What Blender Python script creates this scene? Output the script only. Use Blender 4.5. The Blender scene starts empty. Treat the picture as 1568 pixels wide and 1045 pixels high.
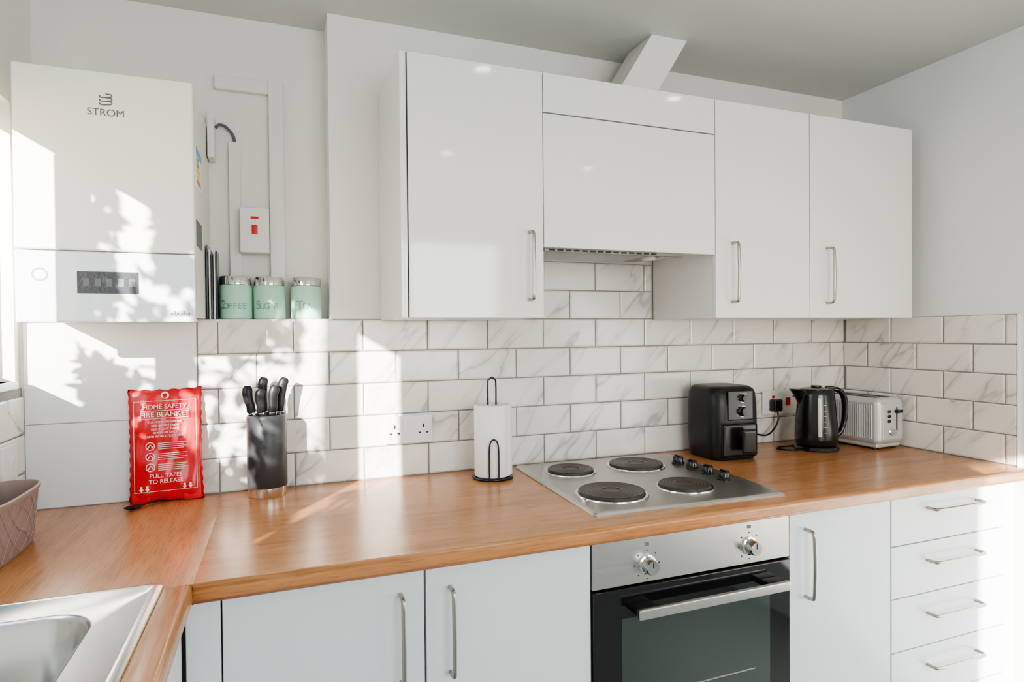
import bpy, bmesh, math, random
from mathutils import Vector, Matrix
random.seed(7)
COL=bpy.context.scene.collection
try:
    bpy.context.scene.view_settings.look='AgX - Medium High Contrast'
except Exception as e_: print(e_)
# ------------------------------------------------------------------ materials
def mat(name,col,rough=.5,metal=0.,coat=0.,bump=None,spec=None,emis=None,trans=0.,var=.03):
    m=bpy.data.materials.new(name); m.use_nodes=True; nt=m.node_tree
    b=nt.nodes['Principled BSDF']
    b.inputs['Base Color'].default_value=(*col,1); b.inputs['Roughness'].default_value=rough
    b.inputs['Metallic'].default_value=metal; b.inputs['Coat Weight'].default_value=coat
    b.inputs['Coat Roughness'].default_value=.05
    b.inputs['Transmission Weight'].default_value=trans
    if spec is not None: b.inputs['Specular IOR Level'].default_value=spec
    if emis: b.inputs['Emission Color'].default_value=(*emis[0],1); b.inputs['Emission Strength'].default_value=emis[1]
    tc=nt.nodes.new('ShaderNodeTexCoord'); n=nt.nodes.new('ShaderNodeTexNoise')
    sc,st=(bump if bump else (40.,.0))
    n.inputs['Scale'].default_value=sc; n.inputs['Detail'].default_value=4
    nt.links.new(tc.outputs['Object'],n.inputs['Vector'])
    if st>0:
        bp=nt.nodes.new('ShaderNodeBump'); bp.inputs['Strength'].default_value=st; bp.inputs['Distance'].default_value=.002
        nt.links.new(n.outputs['Fac'],bp.inputs['Height']); nt.links.new(bp.outputs[0],b.inputs['Normal'])
    mr=nt.nodes.new('ShaderNodeMapRange'); mr.inputs['To Min'].default_value=max(0,rough-var); mr.inputs['To Max'].default_value=rough+var
    nt.links.new(n.outputs['Fac'],mr.inputs['Value']); nt.links.new(mr.outputs[0],b.inputs['Roughness'])
    return m
def brushed(name,col,rough,stretch=(2,200,200),amt=.3):
    m=mat(name,col,rough,1.); nt=m.node_tree; b=nt.nodes['Principled BSDF']
    tc=nt.nodes.new('ShaderNodeTexCoord'); mp=nt.nodes.new('ShaderNodeMapping'); mp.inputs['Scale'].default_value=stretch
    n=nt.nodes.new('ShaderNodeTexNoise'); n.inputs['Scale'].default_value=4
    mr=nt.nodes.new('ShaderNodeMapRange'); mr.inputs['To Min'].default_value=rough*(1-amt); mr.inputs['To Max'].default_value=rough*(1+amt)
    nt.links.new(tc.outputs['Object'],mp.inputs[0]); nt.links.new(mp.outputs[0],n.inputs['Vector'])
    nt.links.new(n.outputs['Fac'],mr.inputs['Value']); nt.links.new(mr.outputs[0],b.inputs['Roughness'])
    return m
def wood(name,alongY=False):
    m=mat(name,(.5,.2,.08),.26,var=.02); nt=m.node_tree; b=nt.nodes['Principled BSDF']; N=nt.nodes; L=nt.links
    tc=N.new('ShaderNodeTexCoord'); mp=N.new('ShaderNodeMapping')
    if alongY: mp.inputs['Rotation'].default_value=(0,0,math.pi/2)
    L.new(tc.outputs['Object'],mp.inputs[0])
    m1=N.new('ShaderNodeMapping'); m1.inputs['Scale'].default_value=(1.6,15,15); L.new(mp.outputs[0],m1.inputs[0])
    n1=N.new('ShaderNodeTexNoise'); n1.inputs['Scale'].default_value=1.5; n1.inputs['Detail'].default_value=8; n1.inputs['Roughness'].default_value=.62; n1.inputs['Distortion'].default_value=.6
    L.new(m1.outputs[0],n1.inputs['Vector'])
    m2=N.new('ShaderNodeMapping'); m2.inputs['Scale'].default_value=(9,150,150); L.new(mp.outputs[0],m2.inputs[0])
    n2=N.new('ShaderNodeTexNoise'); n2.inputs['Scale'].default_value=1.8; n2.inputs['Detail'].default_value=3; L.new(m2.outputs[0],n2.inputs['Vector'])
    m3=N.new('ShaderNodeMapping'); m3.inputs['Scale'].default_value=(.9,6,6); L.new(mp.outputs[0],m3.inputs[0])
    n3=N.new('ShaderNodeTexNoise'); n3.inputs['Scale'].default_value=1.0; n3.inputs['Detail'].default_value=2; L.new(m3.outputs[0],n3.inputs['Vector'])
    cr=N.new('ShaderNodeValToRGB'); e=cr.color_ramp.elements
    e[0].position=.30; e[0].color=(.40,.170,.066,1); e[1].position=.72; e[1].color=(.58,.285,.122,1)
    x=e.new(.5); x.color=(.505,.230,.092,1)
    L.new(n1.outputs['Fac'],cr.inputs[0])
    c2=N.new('ShaderNodeValToRGB'); c2.color_ramp.elements[0].position=.32; c2.color_ramp.elements[0].color=(.78,.72,.66,1); c2.color_ramp.elements[1].position=.52; c2.color_ramp.elements[1].color=(1,1,1,1)
    L.new(n2.outputs['Fac'],c2.inputs[0])
    c3=N.new('ShaderNodeValToRGB'); c3.color_ramp.elements[0].position=.35; c3.color_ramp.elements[0].color=(.92,.90,.87,1); c3.color_ramp.elements[1].position=.65; c3.color_ramp.elements[1].color=(1.03,1.02,1.01,1)
    L.new(n3.outputs['Fac'],c3.inputs[0])
    mx=N.new('ShaderNodeMix'); mx.data_type='RGBA'; mx.blend_type='MULTIPLY'; mx.inputs[0].default_value=1
    L.new(cr.outputs[0],mx.inputs[6]); L.new(c2.outputs[0],mx.inputs[7])
    my=N.new('ShaderNodeMix'); my.data_type='RGBA'; my.blend_type='MULTIPLY'; my.inputs[0].default_value=1
    L.new(mx.outputs[2],my.inputs[6]); L.new(c3.outputs[0],my.inputs[7]); L.new(my.outputs[2],b.inputs['Base Color'])
    return m
def marble(name):
    m=mat(name,(.8,.79,.77),.10,var=.02); nt=m.node_tree; b=nt.nodes['Principled BSDF']; N=nt.nodes; L=nt.links
    uv=N.new('ShaderNodeTexCoord'); mp=N.new('ShaderNodeMapping'); mp.inputs['Rotation'].default_value=(0,0,math.radians(-50))
    L.new(uv.outputs['UV'],mp.inputs[0])
    ms=N.new('ShaderNodeMapping'); ms.inputs['Scale'].default_value=(1.6,7.5,1); L.new(mp.outputs[0],ms.inputs[0])
    n=N.new('ShaderNodeTexNoise'); n.inputs['Scale'].default_value=1.0; n.inputs['Detail'].default_value=3.0; n.inputs['Distortion'].default_value=.25
    L.new(ms.outputs[0],n.inputs['Vector'])
    cr=N.new('ShaderNodeValToRGB'); e=cr.color_ramp.elements
    e[0].position=.43; e[0].color=(0,0,0,1); e[1].position=.57; e[1].color=(0,0,0,1)
    for p_,c_ in ((.48,.3),(.50,1.),(.512,.3)):
        x=e.new(p_); x.color=(c_,c_,c_,1)
    L.new(n.outputs['Fac'],cr.inputs[0])
    nm=N.new('ShaderNodeTexNoise'); nm.inputs['Scale'].default_value=5; nm.inputs['Detail'].default_value=1; L.new(uv.outputs['UV'],nm.inputs['Vector'])
    mr=N.new('ShaderNodeMapRange'); mr.inputs['From Min'].default_value=.38; mr.inputs['From Max'].default_value=.60; L.new(nm.outputs['Fac'],mr.inputs['Value'])
    mu=N.new('ShaderNodeMath'); mu.operation='MULTIPLY'; L.new(cr.outputs[0],mu.inputs[0]); L.new(mr.outputs[0],mu.inputs[1])
    mx=N.new('ShaderNodeMix'); mx.data_type='RGBA'; mx.inputs[6].default_value=(.80,.785,.75,1); mx.inputs[7].default_value=(.46,.455,.445,1)
    L.new(mu.outputs[0],mx.inputs[0]); L.new(mx.outputs[2],b.inputs['Base Color'])
    return m
M={}
M['wall']=mat('wall_paint',(.83,.82,.785),.6,bump=(60,.06))
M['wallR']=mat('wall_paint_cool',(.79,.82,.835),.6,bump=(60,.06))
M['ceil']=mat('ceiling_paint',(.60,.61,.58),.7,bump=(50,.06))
M['floor']=mat('floor_vinyl',(.24,.26,.25),.35)
M['gloss']=mat('gloss_white_door',(.80,.80,.78),.07,coat=.6,var=.015)
M['matt']=mat('satin_white_door',(.66,.72,.74),.22,var=.015)
M['carc']=mat('carcass_white',(.78,.78,.76),.4)
M['dark']=mat('dark_gap',(.02,.02,.02),.6)
M['board']=mat('white_panel',(.75,.78,.81),.16)
M['grout']=mat('grout',(.24,.24,.235),.9)
M['tile']=marble('marble_tile')
M['woodX']=wood('oak_worktop'); M['woodY']=wood('oak_worktop_side',True)
M['steel']=brushed('brushed_steel',(.52,.51,.485),.32,amt=.2)
M['sink']=brushed('sink_steel',(.64,.65,.65),.22,(60,3,60),amt=.12)
M['nickel']=mat('satin_nickel',(.40,.375,.34),.3,1.)
M['chrome']=mat('chrome',(.72,.72,.72),.1,1.)
M['black']=mat('black_plastic',(.009,.009,.010),.2)
M['blackm']=mat('black_matt',(.012,.0125,.014),.36,spec=.35)
M['plate']=mat('cast_iron_plate',(.062,.049,.043),.4,.3,bump=(90,.2))
M['glassblk']=mat('oven_black_glass',(.006,.006,.007),.04,coat=.4,var=.01)
M['ovenwin']=mat('oven_window_glass',(.035,.047,.043),.06,coat=.6,var=.01)
M['boiler']=mat('boiler_enamel',(.82,.82,.75),.2)
M['boiler2']=mat('boiler_fascia',(.72,.78,.85),.08,coat=.4,var=.01)
M['boilside']=mat('boiler_side',(.79,.775,.70),.35)
M['plastic']=mat('white_plastic',(.80,.80,.79),.3)
M['red']=mat('red_pouch',(.62,.006,.014),.28,bump=(25,.5))
M['redsw']=mat('red_switch',(.6,.01,.01),.3)
M['white']=mat('white_print',(.85,.85,.84),.5)
M['grey']=mat('grey_print',(.12,.125,.13),.5)
M['dgrey']=mat('charcoal_block',(.034,.036,.042),.4)
M['paper']=mat('kitchen_paper',(.86,.86,.85),.9,bump=(160,.6))
M['jar']=mat('frosted_green_glass',(.45,.74,.60),.4)
M['jartxt']=mat('jar_letter',(.18,.40,.30),.5)
M['toast']=mat('toaster_shell',(.56,.57,.58),.25,.3)
M['taupe']=mat('taupe_plastic',(.30,.225,.21),.5)
M['blue']=mat('blue_ink',(.12,.30,.55),.4)
M['lcd']=mat('display_panel',(.055,.065,.08),.2,bump=(150,.3))
M['leaf']=mat('leaf_green',(.08,.16,.04),.6)
M['bark']=mat('bark',(.10,.07,.05),.9)
M['lamp']=mat('lamp_face',(1,1,1),.5,emis=((1,.93,.84),16))
M['grass']=mat('lawn',(.10,.17,.06),.9)
M['green']=mat('label_green',(.08,.4,.1),.5); M['yel']=mat('label_yellow',(.8,.6,.05),.5)
M['grille']=mat('hood_metal',(.20,.20,.19),.35,.8)
# ------------------------------------------------------------------ helpers
def emp(name,loc=(0,0,0),rot=(0,0,0)):
    o=bpy.data.objects.new(name,None); o.location=loc; o.rotation_euler=rot; o.empty_display_size=.05
    COL.objects.link(o); return o
def fin(bm,name,m,parent=None,smooth=False,wn=False,loc=None,rot=None,sharp=None):
    bmesh.ops.recalc_face_normals(bm,faces=bm.faces[:])
    me=bpy.data.meshes.new(name); bm.to_mesh(me); bm.free()
    if m: me.materials.append(m)
    if smooth:
        for p in me.polygons: p.use_smooth=True
        if sharp: me.set_sharp_from_angle(angle=math.radians(sharp))
    o=bpy.data.objects.new(name,me); COL.objects.link(o)
    if wn:
        md=o.modifiers.new('wn','WEIGHTED_NORMAL'); md.keep_sharp=True
    if parent: o.parent=parent
    if loc: o.location=loc
    if rot: o.rotation_euler=rot
    return o
def box(name,x0,x1,y0,y1,z0,z1,m,parent=None,bev=0,seg=3,loc=None,rot=None):
    bm=bmesh.new(); bmesh.ops.create_cube(bm,size=1)
    for v in bm.verts: v.co=Vector(((x0+x1)/2+v.co.x*(x1-x0),(y0+y1)/2+v.co.y*(y1-y0),(z0+z1)/2+v.co.z*(z1-z0)))
    if bev>0: bmesh.ops.bevel(bm,geom=bm.edges[:],offset=bev,segments=seg,profile=.5,affect='EDGES')
    return fin(bm,name,m,parent,bev>0,bev>0,loc,rot)
def lathe(name,prof,m,parent=None,origin=(0,0,0),axis=(0,0,1),seg=48,sx=1,sy=1,sharp=40):
    bm=bmesh.new(); q=Vector((0,0,1)).rotation_difference(Vector(axis)).to_matrix()
    rings=[]
    for r,z in prof:
        if r<=1e-6: rings.append([bm.verts.new(q@Vector((0,0,z))+Vector(origin))])
        else: rings.append([bm.verts.new(q@Vector((sx*r*math.cos(2*math.pi*i/seg),sy*r*math.sin(2*math.pi*i/seg),z))+Vector(origin)) for i in range(seg)])
    for a,b in zip(rings,rings[1:]):
        for i in range(seg):
            j=(i+1)%seg
            if len(a)==1 and len(b)==1: continue
            if len(a)==1: bm.faces.new((a[0],b[i],b[j]))
            elif len(b)==1: bm.faces.new((a[i],a[j],b[0]))
            else: bm.faces.new((a[i],a[j],b[j],b[i]))
    return fin(bm,name,m,parent,True,sharp=sharp)
def smooth_pts(pts,n=6,closed=False):
    P=[Vector(p) for p in pts]; out=[]; N=len(P)
    rng=range(N if closed else N-1)
    for i in rng:
        if closed: a,b,c,d=P[(i-1)%N],P[i],P[(i+1)%N],P[(i+2)%N]
        else: a,b,c,d=P[max(i-1,0)],P[i],P[i+1],P[min(i+2,N-1)]
        for k in range(n):
            t=k/n; out.append(.5*((2*b)+(c-a)*t+(2*a-5*b+4*c-d)*t*t+(3*b-a-3*c+d)*t**3))
    if not closed: out.append(P[-1])
    return out
def tube(name,pts,r,m,parent=None,seg=10,closed=False,sm=0,flat=(1,1)):
    P=smooth_pts(pts,sm,closed) if sm else [Vector(p) for p in pts]
    bm=bmesh.new(); rings=[]; N=len(P); up=None
    for i,p in enumerate(P):
        if closed: t=(P[(i+1)%N]-P[i-1]).normalized()
        else: t=(P[min(i+1,N-1)]-P[max(i-1,0)]).normalized()
        if up is None:
            up=Vector((0,0,1)) if abs(t.z)<.9 else Vector((1,0,0))
        s=t.cross(up).normalized(); up=s.cross(t).normalized()
        rr=r[i*(len(r)-1)//max(1,N-1)] if isinstance(r,(list,tuple)) else r
        rings.append([bm.verts.new(p+s*math.cos(2*math.pi*k/seg)*rr*flat[0]+up*math.sin(2*math.pi*k/seg)*rr*flat[1]) for k in range(seg)])
    n=N if closed else N-1
    for i in range(n):
        a,b=rings[i],rings[(i+1)%N]
        for k in range(seg): bm.faces.new((a[k],a[(k+1)%seg],b[(k+1)%seg],b[k]))
    if not closed: bm.faces.new(rings[0]); bm.faces.new(rings[-1])
    return fin(bm,name,m,parent,True,sharp=50)
def cyl(name,p0,p1,r,m,parent=None,seg=24,bev=None):
    a=Vector(p0); b=Vector(p1); L=(b-a).length; c=bev if bev else r*.08
    return lathe(name,[(0,0),(r-c,0),(r,c),(r,L-c),(r-c,L),(0,L)],m,parent,a,(b-a).normalized(),seg)
def txt(name,s,size,loc,m,parent=None,rot=(math.pi/2,0,0),al='CENTER',ext=.0003,bold=0):
    c=bpy.data.curves.new(name,'FONT'); c.body=s; c.size=size; c.align_x=al; c.extrude=ext; c.offset=bold
    c.materials.append(m); o=bpy.data.objects.new(name,c); o.location=loc; o.rotation_euler=rot
    COL.objects.link(o)
    if parent: o.parent=parent
    return o
def rrect(x0,x1,y0,y1,r,z,n=8):
    out=[]
    for cx,cy,a0 in ((x1-r,y1-r,0),(x0+r,y1-r,90),(x0+r,y0+r,180),(x1-r,y0+r,270)):
        for k in range(n+1):
            a=math.radians(a0+90*k/n); out.append(Vector((cx+r*math.cos(a),cy+r*math.sin(a),z)))
    return out
def loft(name,loops,m,parent=None,cap0=False,cap1=True,sharp=35):
    bm=bmesh.new(); R=[[bm.verts.new(p) for p in l] for l in loops]
    for a,b in zip(R,R[1:]):
        n=len(a)
        for i in range(n): bm.faces.new((a[i],a[(i+1)%n],b[(i+1)%n],b[i]))
    if cap0: bm.faces.new(R[0])
    if cap1: bm.faces.new(R[-1])
    return fin(bm,name,m,parent,True,sharp=sharp)
# ------------------------------------------------------------------ room
XL,XR,ZC,YF=-.62,2.217,2.304,-3.4
box('floor',XL-.12,XR+.1,YF-.1,.22,-.05,0,M['floor'])
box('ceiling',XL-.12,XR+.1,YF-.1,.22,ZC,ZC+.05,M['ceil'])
wb=emp('wall_back')
box('lower',XL,XR,.0,.22,0,1.383,M['wall'],wb)
box('upper',.146,XR,.0,.22,1.383,ZC,M['wall'],wb)
box('alcove_back',XL,.146,.12,.22,1.383,ZC,M['wall'],wb)
box('wall_right',XR,XR+.1,YF,.22,0,ZC,M['wallR'])
WY0,WY1,WZ0,WZ1=-1.62,-.035,1.235,1.93
wl=emp('wall_left')
box('below',XL-.1,XL,YF,.22,0,WZ0,M['wall'],wl)
box('above',XL-.1,XL,YF,.22,WZ1,ZC,M['wall'],wl)
box('pier_far',XL-.1,XL,WY1,.22,WZ0,WZ1,M['wall'],wl)
box('pier_near',XL-.1,XL,YF,WY0,WZ0,WZ1,M['wall'],wl)
wf=emp('wall_front')
box('below',XL,XR,YF-.1,YF,0,.9,M['wall'],wf); box('above',XL,XR,YF-.1,YF,2.1,ZC,M['wall'],wf)
box('pier_a',XL,.1,YF-.1,YF,.9,2.1,M['wall'],wf); box('pier_b',1.7,XR,YF-.1,YF,.9,2.1,M['wall'],wf)
w2=emp('added_rear_window')  # unseen window added behind the camera to house the fill light
for n,a in (('rail_bottom',(.1,1.7,.9,.95)),('rail_top',(.1,1.7,2.05,2.1)),('stile_a',(.1,.15,.95,2.05)),('stile_b',(1.65,1.7,.95,2.05)),('mullion',(.87,.93,.95,2.05))):
    box(n,a[0],a[1],YF-.07,YF-.01,a[2],a[3],M['plastic'],w2)
w1=emp('window_1')
fx0,fx1=XL-.085,XL-.04
zb,zt=WZ0+.02,WZ1-.03
box('rail_bottom',fx0,fx1,WY0,WY1,WZ0,zb,M['plastic'],w1,.004)
box('rail_top',fx0,fx1,WY0,WY1,zt,WZ1,M['plastic'],w1,.004)
box('stile_far',fx0,fx1,WY1-.025,WY1,zb,zt,M['plastic'],w1,.004)
box('stile_near',fx0,fx1,WY0,WY0+.04,zb,zt,M['plastic'],w1,.004)
box('mullion_a',fx0,fx1,-.63,-.585,zb,zt,M['plastic'],w1,.004)
box('mullion_b',fx0,fx1,-1.335,-1.255,zb,zt,M['plastic'],w1,.004)
box('sill',XL-.04,XL+.008,WY0,WY1,WZ0-.02,WZ0,M['plastic'],w1,.003)
box('trim_1',XL,.15,-.006,.12,1.383,1.391,M['wall'],None,.002)
# ------------------------------------------------------------------ tiles
def tiles(name,P,ua,na,rows,parent,thick=.008):
    bm=bmesh.new(); uvl=bm.loops.layers.uv.new('UVMap'); va=Vector((0,0,1)); P=Vector(P); ua=Vector(ua); na=Vector(na)
    g=.0019; c=.0045
    for (z0,z1,u0,u1,off) in rows:
        k=math.floor((u0-off)/.2); u=off+k*.2
        while u<u1-1e-4:
            a=max(u,u0)+g; b=min(u+.2,u1)-g; u+=.2
            if b-a<.012: continue
            lo,hi=z0+g,z1-g
            q=lambda uu,vv,nn: bm.verts.new(P+ua*uu+va*vv+na*nn)
            B=[q(a,lo,0),q(b,lo,0),q(b,hi,0),q(a,hi,0)]
            F1=[q(a,lo,thick-.002),q(b,lo,thick-.002),q(b,hi,thick-.002),q(a,hi,thick-.002)]
            T=[q(a+c,lo+c,thick),q(b-c,lo+c,thick),q(b-c,hi-c,thick),q(a+c,hi-c,thick)]
            fs=[bm.faces.new(T)]
            for i in range(4):
                j=(i+1)%4
                fs.append(bm.faces.new((F1[i],F1[j],T[j],T[i]))); fs.append(bm.faces.new((B[i],B[j],F1[j],F1[i])))
            rx,ry=random.random()*20,random.random()*20
            for f in fs:
                for l in f.loops:
                    d=l.vert.co-P; l[uvl].uv=(d.dot(ua)+rx,d.z+ry)
    return fin(bm,name,M['tile'],parent)
h=.0982; Zt=1.391; A=1.0379
ts=emp('tile_splashback')
rows=[(Zt-(i+1)*h,Zt-i*h,-.214,XR,A+(0 if i%2==0 else .1)) for i in range(5)]
rows+=[(Zt,Zt+h,.70,1.272,A+.1),(Zt+h,Zt+2*h,.70,1.272,A)]
tiles('tiles_back',(0,0,0),(1,0,0),(0,-1,0),rows,ts)
box('grout_back',-.214,XR,-.0045,-.0002,.9,Zt,M['grout'],ts); box('grout_hood',.70,1.272,-.0045,-.0002,Zt,Zt+2*h,M['grout'],ts)
rows=[(Zt-(i+1)*h,Zt-i*h,.009,.655,.22 if i%2==0 else .12) for i in range(5)]
tiles('tiles_right',(XR,0,0),(0,-1,0),(-1,0,0),rows,ts)
box('grout_right',XR-.0045,XR-.0002,-.655,-.005,.9,Zt,M['grout'],ts)
box('edge_trim_right',XR-.009,XR-.0002,-.659,-.655,.9,Zt,M['white'],ts)
rows=[(.9+i*h,.9+(i+1)*h,.0,1.6,.1 if i%2==0 else .0) for i in range(3)]
tiles('tiles_left',(XL,0,0),(0,-1,0),(1,0,0),rows,ts)
box('grout_left',XL+.0002,XL+.0045,-1.6,-.008,.9,1.2146,M['grout'],ts)
pn=emp('splashback_panel')
box('lower_board',XL+.009,-.216,-.007,-.0005,.901,1.119,M['board'],pn,.001); box('upper_board',XL+.009,-.216,-.008,-.0005,1.1205,1.381,M['board'],pn,.001)
# ------------------------------------------------------------------ worktop + sink
wt=emp('worktop')
def slab(name,x0,x1,y0,y1,m,noseedge,par):
    bm=bmesh.new(); bmesh.ops.create_cube(bm,size=1)
    for v in bm.verts: v.co=Vector(((x0+x1)/2+v.co.x*(x1-x0),(y0+y1)/2+v.co.y*(y1-y0),.881+v.co.z*.038))
    es=[]
    for e in bm.edges:
        a,b=e.verts
        if noseedge=='y' and abs(a.co.y-y0)<1e-6 and abs(b.co.y-y0)<1e-6 and abs(a.co.z-b.co.z)<1e-6: es.append(e)
        if noseedge=='x' and abs(a.co.x-x1)<1e-6 and abs(b.co.x-x1)<1e-6 and abs(a.co.z-b.co.z)<1e-6: es.append(e)
    if es: bmesh.ops.bevel(bm,geom=es,offset=.011,segments=5,profile=.5,affect='EDGES')
    return fin(bm,name,m,par,True,True)
slab('top_back',-.15,XR-.009,-.692,-.009,M['woodX'],'y',wt)
SX0,SX1,SY0,SY1=-.575,-.215,-1.56,-.685
slab('top_left_far',XL+.009,-.1505,SY1,-.009,M['woodY'],'',wt)
slab('top_left_rear',XL+.009,SX0,SY0,SY1,M['woodY'],'',wt)
slab('top_left_front',SX1,-.1505,SY0,SY1,M['woodY'],'x',wt)
slab('top_left_near',XL+.009,-.1505,-3.0,SY0,M['woodY'],'x',wt)
sk=emp('kitchen_sink')
ox0,ox1,oy0,oy1=-.59,-.198,-1.575,-.665
loops=[rrect(ox0,ox1,oy0,oy1,.018,.9003),rrect(ox0+.001,ox1-.001,oy0+.001,oy1-.001,.018,.903),rrect(ox0+.008,ox1-.008,oy0+.008,oy1-.008,.016,.9065),
 rrect(ox0+.016,ox1-.016,oy0+.016,oy1-.016,.014,.9055),rrect(ox0+.022,ox1-.022,oy0+.022,oy1-.022,.012,.901),
 rrect(-.563,-.275,-1.16,-.735,.075,.900),rrect(-.559,-.279,-1.156,-.739,.073,.8985),rrect(-.555,-.283,-1.152,-.743,.07,.893),rrect(-.545,-.293,-1.142,-.753,.065,.80),rrect(-.535,-.303,-1.132,-.763,.06,.765),rrect(-.50,-.33,-1.10,-.80,.05,.752),rrect(-.44,-.39,-.98,-.92,.02,.750)]
loft('basin',loops,M['sink'],sk)
lathe('drain',[(0,.002),(.03,.002),(.038,.004),(.04,.001)],M['chrome'],sk,(-.415,-.95,.7505))
tube('tap_stem',[(-.545,-1.27,.902),(-.545,-1.27,1.08),(-.53,-1.27,1.13),(-.49,-1.26,1.145),(-.44,-1.24,1.13),(-.42,-1.22,1.09)],.011,M['chrome'],sk,sm=5)
lathe('tap_base',[(.026,0),(.026,.012),(.018,.02),(.018,.05),(0,.05)],M['chrome'],sk,(-.545,-1.27,.902))
for i in range(5): box('drainer_rib_%d'%(i+1),-.54+.06*i,-.525+.06*i,-1.53,-1.22,.9005,.904,M['sink'],sk,.0015)
# ------------------------------------------------------------------ handles
def vhandle(x,yf,z0,z1,parent,n='handle',r=.0048,out=.030):
    tube(n,[(x,yf+.001,z0+.004),(x,yf-out*.75,z0+.005),(x,yf-out,z0+.014),(x,yf-out-.002,z0+.05),(x,yf-out-.003,(z0+z1)/2),(x,yf-out-.002,z1-.05),(x,yf-out,z1-.014),(x,yf-out*.75,z1-.005),(x,yf+.001,z1-.004)],r,M['nickel'],parent,sm=5)
def hhandle(z,yf,x0,x1,parent,n='handle',r=.0048,out=.030):
    tube(n,[(x0+.004,yf+.001,z),(x0+.005,yf-out*.75,z),(x0+.014,yf-out,z),(x0+.05,yf-out-.002,z),((x0+x1)/2,yf-out-.003,z),(x1-.05,yf-out-.002,z),(x1-.014,yf-out,z),(x1-.005,yf-out*.75,z),(x1-.004,yf+.001,z)],r,M['nickel'],parent,sm=5)
# ------------------------------------------------------------------ wall cabinets
UB,UT,UF=1.386,2.066,-.352
def ucab(x0,x1,dx0,dx1,hx):
    g=emp('kitchen_wall_unit')
    box('carcass',x0,x1,UF+.021,-.0095,UB,UT,M['carc'],g,.0008,1)
    box('door',dx0,dx1,UF,UF+.018,UB,UT,M['gloss'],g,.0015,2)
    box('gap',dx0+.004,dx1-.004,UF+.018,UF+.021,UB+.004,UT-.004,M['dark'],g)
    vhandle(hx,UF,1.432,1.625,g)
    return g
g=ucab(.311,.690,.3125,.6885,.646)
box('end_panel',.293,.3095,UF+.002,-.0005,UB,UT,M['gloss'],g,.0008,1)
box('end_gap',.3094,.3124,UF+.004,UF+.0205,UB+.001,UT-.001,M['dark'],g)
g=ucab(1.274,1.659,1.2745,1.6585,1.337)
g=ucab(1.6605,2.146,1.6615,2.146,1.734)
hd=emp('cooker_hood')
box('carcass',.6915,1.2725,UF+.021,-.0095,1.600,UT,M['carc'],hd)
box('flap_door',.6905,1.2720,UF,UF+.018,1.583,1.954,M['gloss'],hd,.0015,2)
box('top_panel',.6905,1.2720,UF,UF+.018,1.9575,UT,M['gloss'],hd,.0015,2)
box('gap',.695,1.268,UF+.018,UF+.021,1.59,UT-.004,M['dark'],hd)
box('hood_body',.700,1.17,UF+.024,-.06,1.588,1.5998,M['grille'],hd,.002)
for i in range(22):
    box('filter_rib_%d'%(i+1),.715,1.09,-.305+i*.0105,-.301+i*.0105,1.583,1.588,M['steel'],hd)
box('front_strip',.70,1.17,UF+.0215,UF+.033,1.574,1.5998,M['grille'],hd,.001)
for i in range(14): box('slot_%d'%(i+1),.715+i*.026,.733+i*.026,UF+.0205,UF+.0216,1.577,1.5815,M['dark'],hd)
cyl('hood_lamp',(1.13,-.2,1.588),(1.13,-.2,1.578),.022,M['plastic'],hd)
box('hood_switch',1.11,1.15,-.30,-.27,1.580,1.588,M['black'],hd,.002)
bm=bmesh.new()
pb=[(.985,-.22),(1.12,-.22),(1.12,-.08),(.985,-.08)]; pt=[(1.135,-.22),(1.27,-.22),(1.27,-.08),(1.135,-.08)]
vb=[bm.verts.new((x,y,2.067)) for x,y in pb]; vt=[bm.verts.new((x,y,2.3035)) for x,y in pt]
bm.faces.new(vb); bm.faces.new(vt)
for i in range(4): bm.faces.new((vb[i],vb[(i+1)%4],vt[(i+1)%4],vt[i]))
du=fin(bm,'extractor_duct',M['wall'],None)
# ------------------------------------------------------------------ base units
BF=-.655; BT=.852
def bcab(x0,x1,hx,nm='kitchen_base_unit'):
    g=emp(nm)
    box('carcass',x0,x1,BF+.021,-.02,.12,.8615,M['carc'],g)
    box('gap',x0+.002,x1-.002,BF+.0175,BF+.021,.12,.861,M['dark'],g)
    box('door',x0+.0015,x1-.0015,BF,BF+.018,.12,BT,M['matt'],g,.0015,2)
    box('plinth',x0,x1,BF+.06,BF+.075,0,.119,M['matt'],g)
    if hx: vhandle(hx,BF,.622,.812,g)
    return g
bcab(-.108,.2765,.226); bcab(.2775,.667,.331); bcab(1.2605,1.640,1.317)
g=emp('corner_base_unit')
box('filler_post',-.168,-.1095,BF,BF+.018,.02,.861,M['matt'],g,.001,1)
box('side_carcass',-.60,-.19,-1.98,-.66,.12,.74,M['carc'],g)
for i,(a,b) in enumerate(((-.80,-.675),(-1.18,-.803),(-1.60,-1.183),(-1.98,-1.603))):
    box('side_door_%d'%(i+1),-.19,-.172,a,b,.12,.853,M['matt'],g,.0015,2)
box('plinth',-.24,-.225,-1.98,-.60,0,.119,M['matt'],g)
dr=emp('drawer_unit')
dx0,dx1=1.6415,2.149
box('carcass',dx0,XR-.003,BF+.021,-.02,.12,.8615,M['carc'],dr); box('gap',dx0+.002,dx1-.002,BF+.0175,BF+.021,.12,.861,M['dark'],dr)
for i,(a,b) in enumerate(((.7155,BT),(.5615,.7125),(.4045,.5585),(.25,.4015),(.12,.247))):
    box('drawer_front_%d'%(i+1),dx0+.0015,dx1,BF,BF+.018,a,b,M['matt'],dr,.0015,2)
for i,z in enumerate((.814,.658,.500,.345)): hhandle(z,BF,1.787,2.014,dr,'handle_%d'%(i+1))
box('end_filler',dx1+.002,XR-.003,BF+.012,BF+.0205,.0,.861,M['matt'],dr)
box('plinth',dx0,XR-.003,BF+.06,BF+.075,0,.119,M['matt'],dr)
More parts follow.
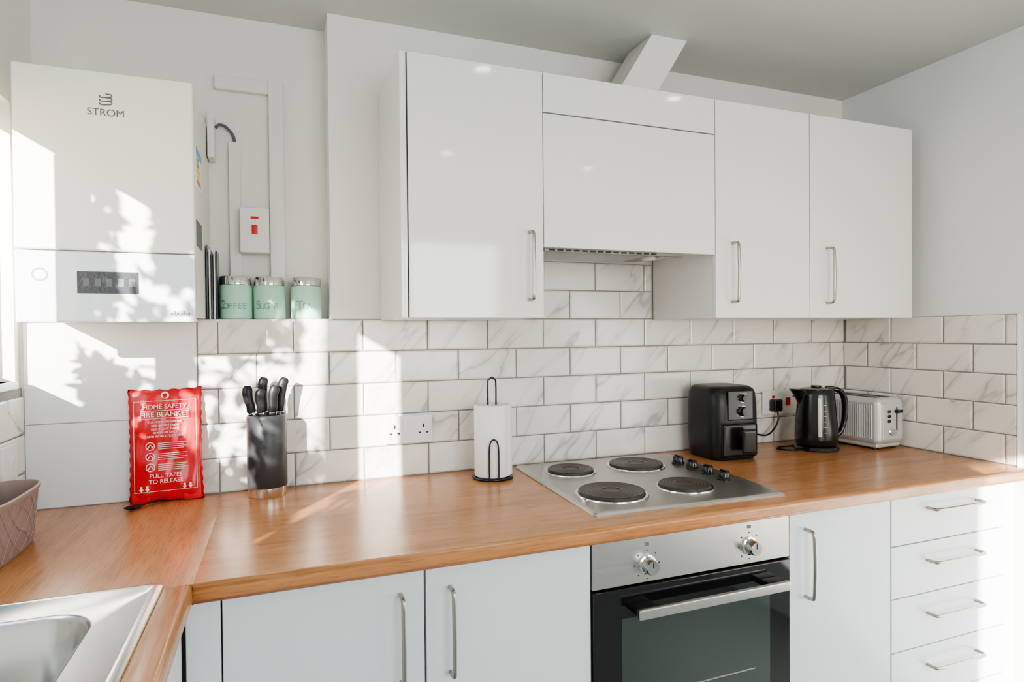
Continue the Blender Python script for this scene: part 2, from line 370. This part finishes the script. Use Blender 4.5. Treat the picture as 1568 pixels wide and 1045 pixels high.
# ------------------------------------------------------------------ oven
ov=emp('built_in_oven')
x0,x1=.6695,1.2585
box('body',x0+.01,x1-.01,BF+.021,-.06,.14,.855,M['dark'],ov)
box('control_panel',x0,x1,BF-.002,BF+.02,.743,.855,M['steel'],ov,.002,2)
box('door_glass',x0,x1,BF-.006,BF+.02,.245,.7385,M['glassblk'],ov,.003,2)
box('door_window',x0+.075,x1-.07,BF-.0068,BF-.006,.30,.668,M['ovenwin'],ov,.0004,1)
box('window_rack',x0+.09,x1-.12,BF-.0074,BF-.0068,.470,.473,M['steel'],ov)
box('bottom_strip',x0,x1,BF,BF+.02,.13,.24,M['steel'],ov,.002,2)
hx0,hx1,hz=.765,1.215,.690
box('handle_bar',hx0,hx1,BF-.052,BF-.040,hz-.012,hz+.012,M['steel'],ov,.003,2)
for i,x in enumerate((hx0+.03,hx1-.03)):
    box('handle_bracket_%d'%(i+1),x-.03,x+.03,BF-.0401,BF-.004,hz-.006,hz+.010,M['black'],ov,.004,2)
for i,(x,z) in enumerate(((.817,.786),(1.125,.790))):
    lathe('knob_%d'%(i+1),[(.0235,0),(.0235,.004),(.019,.006),(.018,.026),(.0165,.029),(0,.029)],M['chrome'],ov,(x,BF-.002,z),(0,-1,0),32)
    box('knob_mark_%d'%(i+1),x-.0012,x+.0012,BF-.0318,BF-.0309,z,z+.015,M['black'],ov)
    for k in range(8):
        a=k*math.pi/4; cx,cz=x+.034*math.cos(a),z+.034*math.sin(a)
        box('dial_mark_%d_%d'%(i,k),cx-.0015,cx+.0015,BF-.0026,BF-.002,cz-.0015,cz+.0015,M['black'],ov)
    box('symbol_%d'%(i+1),x-.006,x+.006,BF-.0026,BF-.002,z+.045,z+.053,M['grey'],ov)
# ------------------------------------------------------------------ hob
hb=emp('electric_hob',(.998,-.33,0),(0,0,math.radians(-2.0)))
HX,HY=.998,-.33
hx0,hx1,hy0,hy1=-.289,.289,-.293,.290
loops=[rrect(hx0,hx1,hy0,hy1,.012,.9002),rrect(hx0,hx1,hy0,hy1,.012,.9025),rrect(hx0+.004,hx1-.004,hy0+.004,hy1-.004,.012,.907),rrect(hx0+.012,hx1-.012,hy0+.012,hy1-.012,.012,.908),rrect(hx0+.018,hx1-.018,hy0+.018,hy1-.018,.010,.9055)]
loft('steel_plate',loops,M['steel'],hb)
for i,(x,y,r) in enumerate(((.848,-.180,.072),(1.082,-.180,.086),(.842,-.462,.090),(1.070,-.468,.072))):
    x-=HX; y-=HY
    lathe('trim_ring_%d'%(i+1),[(r+.010,0),(r+.009,.003),(r+.002,.0045),(r+.001,.004)],M['chrome'],hb,(x,y,.9055))
    prof=[(r,0),(r,.009),(r-.003,.011)]
    rr=r-.008
    while rr>.034: prof+=[(rr+.002,.011),(rr,.0102),(rr-.003,.0102),(rr-.005,.011)]; rr-=.009
    prof+=[(.027,.011),(.025,.009),(0,.009)]
    lathe('hot_plate_%d'%(i+1),prof,M['plate'],hb,(x,y,.9056))
for i in range(4):
    y=-.205-.078*i-HY; kx=1.226-HX
    lathe('knob_%d'%(i+1),[(.0205,0),(.0205,.005),(.0175,.007),(.0165,.022),(.0145,.025),(0,.025)],M['black'],hb,(kx,y,.9057),seg=28)
    box('knob_grip_%d'%(i+1),kx-.003,kx+.003,y-.015,y+.015,.9305,.934,M['blackm'],hb,.001,1)
    for k in range(5):
        a=math.radians(40+70*k); box('mark_%d_%d'%(i,k),kx+.027*math.cos(a)-.001,kx+.027*math.cos(a)+.001,y+.027*math.sin(a)-.001,y+.027*math.sin(a)+.001,.9055,.9058,M['black'],hb)
# ------------------------------------------------------------------ boiler
bo=emp('wall_boiler')
bx0,bx1,by=-.550,-.189,-.24
box('casing',bx0+.004,bx1-.0005,by+.02,.119,1.392,1.956,M['boilside'],bo,.004,2)
box('front_cover',bx0,bx1,by,by+.019,1.5445,1.961,M['boiler'],bo,.005,3)
box('control_fascia',bx0,bx1,by-.001,by+.019,1.3776,1.542,M['boiler2'],bo,.005,3)
box('display',-.432,-.309,by-.0018,by-.0008,1.445,1.4957,M['lcd'],bo,.0003,1)
for i in range(5): box('display_digit_%d'%i,-.42+.023*i,-.408+.023*i,by-.0022,by-.0018,1.462,1.480,M['grey'],bo)
lathe('pressure_ring',[(.0155,0),(.0155,.0008),(.012,.0008),(.012,0)],M['blue'],bo,(-.503,by-.001,1.487),(0,-1,0),32)
for i in range(3): lathe('touch_key_%d'%(i+1),[(.006,0),(.006,.0005),(.005,.0005)],M['white'],bo,(-.403+.0336*i,by-.001,1.4285),(0,-1,0),20)
txt('maker_text','STROM',.023,(-.3695,by-.0006,1.858),M['grey'],bo,ext=.0003)
for i in range(3):
    z=1.883+i*.0085
    tube('swirl_%d'%(i+1),[(-.3815,by-.0004,z+.004),(-.3795,by-.0004,z),(-.3675,by-.0004,z+.001),(-.3585,by-.0004,z+.003),(-.3585,by-.0004,z+.008),(-.3695,by-.0004,z+.0085)],.0015,M['grey'],bo,seg=6,sm=4)
txt('model_text','eboiler',.016,(-.221,by-.0016,1.394),M['grey'],bo,ext=.0002)
box('energy_label',bx1-.0004,bx1+.0010,-.205,-.09,1.715,1.82,M['white'],bo); box('energy_head',bx1+.0010,bx1+.0014,-.203,-.092,1.800,1.818,M['blue'],bo)
for i,(mm) in enumerate(('green','green','yel','yel','redsw')):
    box('energy_bar_%d'%(i+1),bx1+.0012,bx1+.0016,-.195,-.155+.010*i,1.785-.014*i,1.795-.014*i,M[mm],bo)
box('code_label',bx1-.0004,bx1+.0010,-.205,-.10,1.57,1.635,M['grey'],bo)
box('junction_box',bx1+.002,bx1+.020,.05,.112,1.86,1.99,M['plastic'],bo,.003,2)
tk=emp('cable_trunking')
box('vertical_run',-.022,.020,.098,.1195,1.3915,2.118,M['plastic'],tk,.002,2)
box('horizontal_run',-.170,-.0225,.100,.1195,2.078,2.118,M['plastic'],tk,.002,2)
box('thin_run',-.135,-.103,.102,.1195,1.3915,1.925,M['plastic'],tk,.002,2)
tube('flex_cable',[(-.166,.08,1.955),(-.156,.085,1.966),(-.14,.10,1.965),(-.122,.108,1.945),(-.116,.11,1.915)],.0045,M['grey'],tk,sm=6)
fs=emp('fused_switch')
box('back_box',-.105,-.024,.060,.0975,1.590,1.725,M['plastic'],fs,.004,3)
box('rocker',-.072,-.056,.056,.0605,1.645,1.672,M['redsw'],fs,.001,1); box('indicator',-.075,-.053,.0585,.0605,1.690,1.697,M['redsw'],fs)
box('fuse_slot',-.07,-.058,.0585,.0605,1.615,1.635,M['white'],fs)
lf=emp('instruction_booklets')
for i in range(5):
    box('booklet_%d'%(i+1),-.186+.005*i,-.183+.005*i,-.03+.012*i,.09,1.3915,1.595-.01*(i%3),M['lcd' if i%2==0 else 'white'],lf)
# ------------------------------------------------------------------ jars
for k,(x,s) in enumerate(((-.117,'COFFEE'),(-.026,'SUGAR'),(.078,'TEA'))):
    j=emp('storage_jar',(x,.055,1.3915))
    lathe('glass_body',[(0,0),(.040,0),(.044,.004),(.044,.092),(.041,.100),(0,.100)],M['jar'],j)
    lathe('lid',[(.0405,.1005),(.0435,.101),(.0435,.122),(.042,.1245),(0,.1245)],M['chrome'],j)
    n=len(s); R=.0445
    for i,ch in enumerate(s):
        a=math.radians(-90-21+ (i-(n-1)/2)*17+12)
        txt('letter_%d'%(i+1),ch,.024 if i else .036,(R*math.cos(a),R*math.sin(a),.030),M['jartxt'],j,rot=(math.pi/2,0,a+math.pi/2),ext=.0004)
# ------------------------------------------------------------------ sockets
def socket(name,x,y,z,w,parts,hh=.086):
    g=emp(name,(x,y,z))
    box('faceplate',-w/2,w/2,-.010,-.0002,-hh/2,hh/2,M['plastic'],g,.003,3)
    for i,(t,px) in enumerate(parts):
        if t=='s':
            box('pin_earth_%d'%i,px-.0025,px+.0025,-.0104,-.0099,.004,.016,M['dark'],g)
            for q in (-1,1): box('pin_%d_%d'%(i,q),px+q*.012-.004,px+q*.012+.004,-.0104,-.0099,-.014,-.009,M['dark'],g)
        if t=='w': box('rocker_%d'%i,px-.006,px+.006,-.0135,-.009,.010,.030,M['plastic'],g,.0015,2)
        if t=='r': box('red_rocker_%d'%i,px-.010,px+.010,-.0140,-.009,-.012,.018,M['redsw'],g,.0015,2)
        if t=='n': box('neon_%d'%i,px-.006,px+.006,-.0108,-.009,.018,.028,M['redsw'],g)
    return g
socket('double_power_socket',.374,-.0085,1.047,.146,(('s',-.045),('s',.045),('w',-.012),('w',.012)))
cs=socket('cooker_switch_socket',1.868,-.0085,1.058,.190,(('s',-.045),('r',.03),('n',.06),('n',-.045)),.095)
pc=emp('power_plug',(1.823,-.0192,1.048))
box('plug_body',-.022,.022,-.030,-.0004,-.022,.026,M['black'],pc,.007,3)
tube('flex',[(0,-.020,-.018),(.0,-.026,-.05),(-.02,-.026,-.085),(-.06,-.026,-.11),(-.13,-.024,-.10),(-.235,-.026,-.095)],.0034,M['black'],pc,sm=6)
ws=emp('wall_switch',(XL+.0085,-.125,1.045),(0,0,math.pi/2))
box('plate',-.043,.043,-.010,-.0002,-.043,.043,M['plastic'],ws,.003,3); box('rocker',-.008,.008,-.014,-.009,-.012,.012,M['plastic'],ws,.001,1)
# ------------------------------------------------------------------ knife block
kb=emp('knife_block',(-.036,-.076,.9003))
lathe('steel_foot',[(0,0),(.050,0),(.051,.002),(.051,.026),(0,.026)],M['chrome'],kb)
lathe('sleeve',[(.0515,.026),(.0525,.028),(.0525,.220),(.050,.224),(.047,.224),(.046,.214),(0,.214)],M['dgrey'],kb)
for i,(x,y,tl,l) in enumerate(((-.032,.0,-.20,.098),(-.012,-.012,-.06,.088),(-.010,.022,.0,.118),(.012,-.010,.08,.098),(.028,.010,.14,.118))):
    a=Vector((x,y,.200)); d=Vector((tl,.0,1)).normalized()
    s_=Vector((1,0,-tl)).normalized()
    p=[a+d*.030,a+d*.034,a+d*.05+s_*.001,a+d*.07-s_*.001,a+d*(l-.012),a+d*l+s_*.003,a+d*(l+.008)+s_*.005]
    tube('knife_handle_%d'%(i+1),p,[.008,.0115,.0105,.0115,.0125,.012,.007],M['blackm'],kb,seg=14,flat=(.75,1.1))
    tube('blade_%d'%(i+1),[a+d*.0,a+d*.031],.0075,M['chrome'],kb,seg=10,flat=(.4,1.))
# ------------------------------------------------------------------ kitchen roll
kr=emp('kitchen_roll_holder',(.608,-.132,.9003))
tube('base_ring',[(.060*math.cos(a*math.pi/12),.060*math.sin(a*math.pi/12),.004) for a in range(24)],.004,M['black'],kr,closed=True,seg=8)
lathe('base_disc',[(0,.001),(.058,.001),(.058,.006),(0,.006)],M['black'],kr)
lathe('paper_roll',[(.018,.010),(.0535,.0085),(.0555,.012),(.0555,.222),(.0535,.2255),(.020,.2255),(.018,.222),(.018,.010)],M['paper'],kr,seg=56)
tube('centre_loop',[(-.013,0,.006),(-.013,0,.20),(-.013,0,.290),(-.008,0,.303),(0,0,.308),(.008,0,.303),(.013,0,.290),(.013,0,.20),(.013,0,.006)],.0028,M['black'],kr,sm=4,seg=8)
d=Vector((-.25,-.97,0)); s=Vector((.97,-.25,0))
tube('tension_arm',[d*.0605-s*.014+Vector((0,0,.004)),d*.0605-s*.014+Vector((0,0,.09)),d*.0605-s*.010+Vector((0,0,.118)),d*.0605+Vector((0,0,.126)),d*.0605+s*.010+Vector((0,0,.118)),d*.0605+s*.014+Vector((0,0,.09)),d*.0605+s*.014+Vector((0,0,.004))],.0025,M['black'],kr,sm=4,seg=8)
bm=bmesh.new()
sv=[]
for i in range(8):
    a=math.radians(-60+i*9); r=.0562+.0009*i
    sv.append((bm.verts.new((r*math.cos(a),r*math.sin(a),.0125)),bm.verts.new((r*math.cos(a),r*math.sin(a),.2215))))
for a,b in zip(sv,sv[1:]): bm.faces.new((a[0],b[0],b[1],a[1]))
fin(bm,'loose_sheet',M['paper'],kr,True)
# ------------------------------------------------------------------ fire blanket
fb=emp('fire_blanket_pouch',(-.287,-.045,.9005),(math.radians(-5.5),math.radians(-1.0),0))
W,H=.172,.300; bm=bmesh.new(); nx,nz=26,40
def pt_(i,k,sgn):
    u=i/nx*2-1; v=k/nz*2-1
    edge=(1-abs(u)**6)*(1-abs(v)**8)
    wv=.0018*math.sin(9*v+3*u)+.0015*math.sin(14*u-5*v)
    x=u*W/2*(1+.035*abs(v)**3)+.0012*math.sin(k*1.9)*(abs(u)>.95)
    z=H/2+v*H/2+.0018*math.sin(i*1.3)*(abs(v)>.95)+.004*v*(u*u)
    return (x,-sgn*edge*(.011 if sgn>0 else .006)-(wv*edge if sgn>0 else 0),z)
for sgn in (1,-1):
    G=[[bm.verts.new(pt_(i,k,sgn)) for i in range(nx+1)] for k in range(nz+1)]
    for k in range(nz):
        for i in range(nx): bm.faces.new((G[k][i],G[k][i+1],G[k+1][i+1],G[k+1][i]))
bmesh.ops.remove_doubles(bm,verts=bm.verts[:],dist=1e-5)
fin(bm,'pouch',M['red'],fb,True)
Yt=-.0152
txt('title','FIRE BLANKET',.0185,(0,Yt,.2275),M['white'],fb)
box('title_line_a',-.058,.058,Yt,Yt+.0005,.2435,.2445,M['white'],fb); box('title_line_b',-.058,.058,Yt,Yt+.0005,.2225,.2235,M['white'],fb)
for q in (-1,1): box('title_side_%d'%q,q*.0575-.0005,q*.0575+.0005,Yt,Yt+.0005,.2235,.2435,M['white'],fb)
txt('header','HOME SAFETY',.0165,(0,Yt,.249),M['white'],fb)
for i in range(5): txt('small_%d'%i,('FOR HOME KITCHEN USE','SIZE 100CM X 100CM','KEEP IN EASY REACH','SINGLE USE ONLY','READ INSTRUCTIONS FIRST')[i],.0070,(0,Yt,.211-.0095*i),M['white'],fb)
for i in range(3):
    z=.150-.028*i
    lathe('pictogram_%d'%(i+1),[(.011,0),(.011,.0005),(.009,.0005)],M['white'],fb,(-.036,Yt,z),(0,-1,0),20)
    tube('picto_fig_%d'%(i+1),[(-.042,Yt,z-.006),(-.036,Yt,z+.004),(-.030,Yt,z-.004)],.0016,M['white'],fb,seg=6)
    for q in range(4): box('instr_%d_%d'%(i,q),-.018,.052-.008*(q%2),Yt,Yt+.0004,z+.006-.005*q,z+.0074-.005*q,M['white'],fb)
txt('pull','PULL TAPES',.0150,(0,Yt,.066),M['white'],fb); txt('pull2','TO RELEASE',.0150,(0,Yt,.051),M['white'],fb)
for q in (-1,1):
    for e in (0,1):
        bm=bmesh.new(); cx=q*(.044+.014*e)
        vs=[bm.verts.new((cx+a,Yt,b)) for a,b in ((-.0025,.046),(.0025,.046),(.0025,.038),(.0055,.038),(0,.031),(-.0055,.038),(-.0025,.038))]
        bm.faces.new(vs); fin(bm,'arrow_%d_%d'%(q,e),M['white'],fb)
for q in (-1,1): box('border_%d'%q,q*.074-.0005,q*.074+.0005,Yt+.003,Yt+.0035,.03,.27,M['white'],fb)
for z in (.03,.27): box('border_h_%d'%int(z*100),-.074,.074,Yt+.003,Yt+.0035,z-.0005,z+.0005,M['white'],fb)
box('tape_left',-.082,-.040,-.006,-.0035,-.0003,.03,M['red'],fb,.001,1); box('tape_right',.040,.082,-.006,-.0035,-.0003,.03,M['red'],fb,.001,1)
lathe('hang_hole',[(.006,0),(.008,.001),(.010,0)],M['white'],fb,(0,-.0095,.284),(0,-1,0),20)
sp=emp('black_spoon',(-.345,-.095,.9005),(0,0,math.radians(38)))
lathe('bowl',[(0,.002),(.010,.003),(.016,.007),(.0165,.008),(.0155,.0075),(.010,.0045),(0,.0035)],M['blackm'],sp,(-.012,0,0),sx=1.5,seg=24)
tube('handle',[(.008,0,.006),(.03,0,.009),(.06,0,.008),(.075,0,.005)],.004,M['blackm'],sp,sm=4,flat=(1.2,.5))
# ------------------------------------------------------------------ basket
bk=emp('storage_basket',(-.549,-.385,.9003))
def sup(rx,ry,z,n=48,e=3.2):
    out=[]
    for i in range(n):
        a=2*math.pi*i/n; c,s=math.cos(a),math.sin(a)
        out.append(Vector((rx*math.copysign(abs(c)**(2/e),c),ry*math.copysign(abs(s)**(2/e),s),z)))
    return out
L1=[sup(.044,.125,0),sup(.047,.129,.004),sup(.051,.136,.06),sup(.055,.142,.112),sup(.060,.147,.118),sup(.060,.147,.124),sup(.056,.143,.126),sup(.053,.140,.12),sup(.049,.133,.06),sup(.045,.126,.006)]
loft('basket_shell',L1,M['taupe'],bk,cap0=True,sharp=50)
for dirn in (1,-1):
    for k in range(26):
        pts=[]
        for t in range(7):
            f_=t/6; a=2*math.pi*(k/26+dirn*f_*.09); e=3.2; c,s=math.cos(a),math.sin(a)
            rx=.0475+.0075*f_; ry=.1295+.0125*f_
            pts.append((rx*math.copysign(abs(c)**(2/e),c),ry*math.copysign(abs(s)**(2/e),s),.008+.10*f_))
        tube('weave_%s_%d'%('a' if dirn>0 else 'b',k),pts,.0012,M['taupe'],bk,seg=5)
# ------------------------------------------------------------------ air fryer
af=emp('air_fryer',(1.472,-.138,.9003),(0,0,math.radians(-3)))
loops=[]
for z,w,d_,r,yo in ((.0,.170,.165,.036,0),(.004,.180,.174,.040,0),(.02,.190,.184,.046,0),(.10,.198,.192,.050,0),(.18,.196,.190,.050,0),(.228,.190,.184,.048,.001),(.243,.180,.172,.046,.002),(.251,.160,.152,.042,.004),(.2535,.12,.115,.035,.004)):
    loops.append(rrect(-w/2,w/2,-d_/2+yo,d_/2+yo,r,z))
loft('body',loops,M['blackm'],af,cap0=True,sharp=60)
box('drawer_front',-.070,.070,-.102,-.090,.012,.128,M['black'],af,.010,4)
box('drawer_seam',-.072,.072,-.0975,-.090,.126,.1305,M['dark'],af,.001,1)
box('handle_neck',-.016,.034,-.128,-.100,.082,.104,M['black'],af,.004,2)
box('handle_grip',-.018,.036,-.142,-.126,.030,.112,M['black'],af,.008,4)
box('handle_inlay',-.010,.028,-.1432,-.1415,.04,.10,M['blackm'],af,.0006,1)
box('control_face',-.048,.056,-.0985,-.0935,.138,.240,M['black'],af,.004,3)
for i,(x,z,r) in enumerate(((.012,.168,.018),(.012,.214,.014))):
    lathe('dial_%d'%(i+1),[(r,0),(r,.004),(r*.82,.006),(r*.78,.016),(0,.017)],M['black'],af,(x,-.0986,z),(0,-1,0),28)
    lathe('dial_ring_%d'%(i+1),[(r+.0012,0),(r+.0012,.0012),(r+.0002,.0012)],M['chrome'],af,(x,-.0986,z),(0,-1,0),28)
    for k in range(9):
        a=math.radians(-30+30*k); cx,cz=x+(r+.006)*math.cos(a),z+(r+.006)*math.sin(a)
        box('tick_%d_%d'%(i,k),cx-.0007,cx+.0007,-.0991,-.0984,cz-.0007,cz+.0007,M['white'],af)
# ------------------------------------------------------------------ kettle
ke=emp('electric_kettle',(1.872,-.180,.9003),(0,0,math.radians(-21)))
lathe('power_base',[(0,0),(.076,0),(.078,.004),(.074,.014),(0,.016)],M['black'],ke)
lathe('body',[(0,.018),(.068,.018),(.073,.024),(.075,.045),(.073,.09),(.068,.15),(.064,.20),(.062,.218),(.056,.226),(.03,.231),(0,.232)],M['black'],ke,sx=1.0,sy=.95)
bm=bmesh.new(); R0=[]
for z,xo,w in ((.150,-.060,.012),(.180,-.070,.022),(.205,-.084,.024),(.224,-.098,.018)):
    R0.append([bm.verts.new(p) for p in ((-.045,-w-.008,z),(xo,-w*.45,z+.002),(xo-.004,0,z+.003),(xo,w*.45,z+.002),(-.045,w+.008,z))])
for a,b in zip(R0,R0[1:]):
    for i in range(4): bm.faces.new((a[i],a[i+1],b[i+1],b[i]))
bm.faces.new(R0[0]); bm.faces.new(R0[-1])
fin(bm,'spout',M['black'],ke,True,sharp=60)
tube('handle',[(.045,0,.222),(.075,0,.222),(.098,0,.205),(.108,0,.165),(.105,0,.11),(.090,0,.065),(.066,0,.048)],[.010,.0125,.013,.012,.011,.012,.014],M['black'],ke,sm=5,seg=14,flat=(1.15,.8))
box('lid_button',.035,.065,-.010,.010,.222,.236,M['black'],ke,.004,2)
cyl('lid_knob',(0,0,.231),(0,0,.238),.018,M['black'],ke)
a=math.radians(-105)
bm=bmesh.new(); q=[]
for z,r in ((.055,.0755),(.09,.0738),(.15,.0688),(.195,.0648)):
    row=[]
    for k in range(5):
        t=a+math.radians(-5+2.5*k); row.append(bm.verts.new((r*math.cos(t),r*.95*math.sin(t),z)))
    q.append(row)
for r0,r1 in zip(q,q[1:]):
    for i in range(4): bm.faces.new((r0[i],r0[i+1],r1[i+1],r1[i]))
fin(bm,'water_gauge',M['grille'],ke,True)
t=a+math.radians(14)
for k in range(6):
    z=.07+.02*k; r=.0752-.0008*k
    box('gauge_tick_%d'%k,-.004,.004,-.0004,.0004,-.0006,.0006,M['white'],ke,loc=((r+.0015)*math.cos(t),(r+.0015)*.95*math.sin(t),z),rot=(0,0,t+math.pi/2))
tube('cord',[(-.02,.02,.005),(-.07,-.03,.0045),(-.115,-.045,.0045),(-.15,-.015,.0045),(-.14,.01,.0045),(-.10,.03,.0045),(-.06,.045,.0045)],.0034,M['black'],ke,sm=6)
# ------------------------------------------------------------------ toaster
to=emp('toaster',(2.105,-.168,.9003),(0,0,math.radians(3)))
box('foot_plate',-.066,.066,-.120,.120,.006,.022,M['toast'],to,.006,2)
for i,(x,y) in enumerate(((-.05,-.1),(.05,-.1),(-.05,.1),(.05,.1))): cyl('foot_%d'%i,(x,y,0),(x,y,.008),.010,M['black'],to)
box('shell',-.074,.074,-.132,.132,.018,.190,M['toast'],to,.022,5)
for i in range(24):
    y=-.105+i*.0092
    cyl('rib_%d'%i,(-.0742,y,.040),(-.0742,y,.165),.0026,M['toast'],to,seg=8)
box('end_panel',-.054,.054,-.1345,-.131,.036,.172,M['toast'],to,.003,2)
box('lever_slot',.020,.027,-.1352,-.1343,.070,.155,M['dark'],to); box('lever',.010,.038,-.150,-.134,.135,.147,M['black'],to,.003,2)
for i in range(3): box('button_%d'%i,-.030,-.012,-.138,-.134,.100+.018*i,.111+.018*i,M['black'],to,.002,2)
lathe('browning_dial',[(.014,0),(.014,.003),(.0115,.005),(.011,.016),(0,.017)],M['chrome'],to,(-.008,-.1345,.066),(0,-1,0),24)
for i,x in enumerate((-.026,.026)):
    box('slot_%d'%(i+1),x-.016,x+.016,-.095,.095,.1893,.1908,M['dark'],to)
    box('slot_frame_%d'%(i+1),x-.019,x+.019,-.098,.098,.189,.1902,M['chrome'],to)
# ------------------------------------------------------------------ downlights
for i,(x,y) in enumerate(((.70,-.90),(1.52,-.90),(.84,-1.95),(1.69,-1.97))):
    g=emp('ceiling_downlight',(x,y,ZC))
    lathe('bezel',[(.028,-.001),(.028,-.006),(.040,-.004),(.042,-.0005)],M['chrome'],g)
    lathe('lamp_face',[(0,-.002),(.027,-.002)],M['lamp'],g)
    ld=bpy.data.lights.new('downlight_beam','SPOT'); ld.energy=5; ld.spot_size=math.radians(110); ld.spot_blend=.8; ld.shadow_soft_size=.03; ld.color=(1,.92,.82)
    lo=bpy.data.objects.new('downlight_beam',ld); lo.location=(0,0,-.012); lo.parent=g; COL.objects.link(lo)
# ------------------------------------------------------------------ outdoors
SD=Vector((.555,.832,-.333)).normalized()
tr=emp('garden_tree')
tube('trunk',[(-1.75,-2.86,-.28),(-1.76,-2.87,.8),(-1.74,-2.86,1.6),(-1.74,-2.85,2.4),(-1.7,-2.9,3.2)],[.05,.045,.04,.035,.03],M['bark'],tr,sm=4)
bm=bmesh.new()
def leaf(c,sz):
    R=Matrix.Rotation(random.random()*6.28,3,'Z')@Matrix.Rotation(random.random()*6.28,3,'X')@Matrix.Rotation(random.random()*6.28,3,'Y')
    pts=[(0,-1,0),(.38,-.45,.05),(.5,.1,.08),(.3,.6,.04),(0,1,0),(-.3,.6,.04),(-.5,.1,.08),(-.38,-.45,.05)]
    bm.faces.new([bm.verts.new(c+R@Vector(p)*sz) for p in pts])
def foliage(y0,y1,z0,z1,n,sz):
    for _ in range(n):
        y=random.uniform(y0,y1); z=random.uniform(z0,z1); s=random.uniform(.6,.95)
        leaf(Vector((XL-.03,y,z))-SD*s,sz*random.uniform(.7,1.3))
foliage(-1.06,-.70,1.30,1.74,100,.028)      # dappled canopy
foliage(-1.07,-.80,1.72,1.96,170,.032)  # this and the clumps below are placed to block sun through window areas
foliage(-1.18,-.62,1.16,1.30,140,.032)
foliage(-.43,-.245,1.16,1.405,300,.028)
foliage(-.69,-.60,1.44,1.95,150,.026)
foliage(-.62,-.40,1.18,1.42,85,.026)
foliage(-1.20,-1.08,1.18,1.44,70,.028)
foliage(-1.52,-1.39,1.18,1.44,120,.028)
foliage(-1.36,-1.30,1.18,1.30,20,.02)
fin(bm,'leaves',M['leaf'],tr)
for k in range(6):
    y=-1.05+k*.12; e=Vector((XL-.03,y,1.35+.09*(k%4)))-SD*.95
    tube('branch_%d'%(k+1),[(-1.74,-2.86,1.5+.12*k),((-1.74+e.x)/2,(-2.86+e.y)/2,(1.6+.12*k+e.z)/2+.05),tuple(e)],.005,M['bark'],tr,seg=6,sm=4)
box('garden_lawn',-12,XL-.3,-14,6,-.35,-.3,M['grass'])
# ------------------------------------------------------------------ lights
sun=bpy.data.lights.new('sun','SUN'); sun.energy=27; sun.angle=math.radians(.53); sun.color=(1,.94,.84)
so=bpy.data.objects.new('sun',sun); so.rotation_euler=SD.to_track_quat('-Z','Y').to_euler(); so.location=(-3,-4,3); COL.objects.link(so)
def area(name,loc,dirv,sx,sy,en,col):
    l=bpy.data.lights.new(name,'AREA'); l.shape='RECTANGLE'; l.size=sx; l.size_y=sy; l.energy=en; l.color=col
    o=bpy.data.objects.new(name,l); o.location=loc; o.rotation_euler=Vector(dirv).to_track_quat('-Z','Z').to_euler(); COL.objects.link(o); return o
area('rear_fill_light',(.9,YF-.12,1.5),(0,1,0),1.5,1.1,38,(.95,.98,1))  # added fill light behind the camera, brightens the whole room
area('daylight_side_window',(XL-.16,-.83,1.58),(1,0,0),1.5,.62,12,(.93,.97,1))
w=bpy.data.worlds.new('world'); bpy.context.scene.world=w; w.use_nodes=True; nt=w.node_tree
bg=nt.nodes['Background']; sky=nt.nodes.new('ShaderNodeTexSky'); sky.sky_type='NISHITA'; sky.sun_disc=False; sky.sun_elevation=math.radians(18); sky.sun_rotation=math.radians(214)
nt.links.new(sky.outputs[0],bg.inputs[0]); bg.inputs[1].default_value=.25
# ------------------------------------------------------------------ camera
f,yaw,pit,rol,D,cz=935.0,.3639,.0135,-.0093,1.9064,1.3451
cy,sy=math.cos(yaw),math.sin(yaw); cp,spn=math.cos(pit),math.sin(pit)
F=Vector((sy*cp,cy*cp,-spn)); R_=Vector((cy,-sy,0)); U_=R_.cross(F)
Rr=R_*math.cos(rol)+U_*math.sin(rol); Uu=-R_*math.sin(rol)+U_*math.cos(rol)
cam=bpy.data.cameras.new('camera'); cam.sensor_width=36; cam.lens=36*f/1568; cam.clip_start=.02
co=bpy.data.objects.new('camera',cam); COL.objects.link(co)
mw=Matrix.Identity(4)
for i in range(3): mw[i][0]=Rr[i]; mw[i][1]=Uu[i]; mw[i][2]=-F[i]
mw[0][3],mw[1][3],mw[2][3]=0,-D,cz
co.matrix_world=mw
bpy.context.scene.camera=co
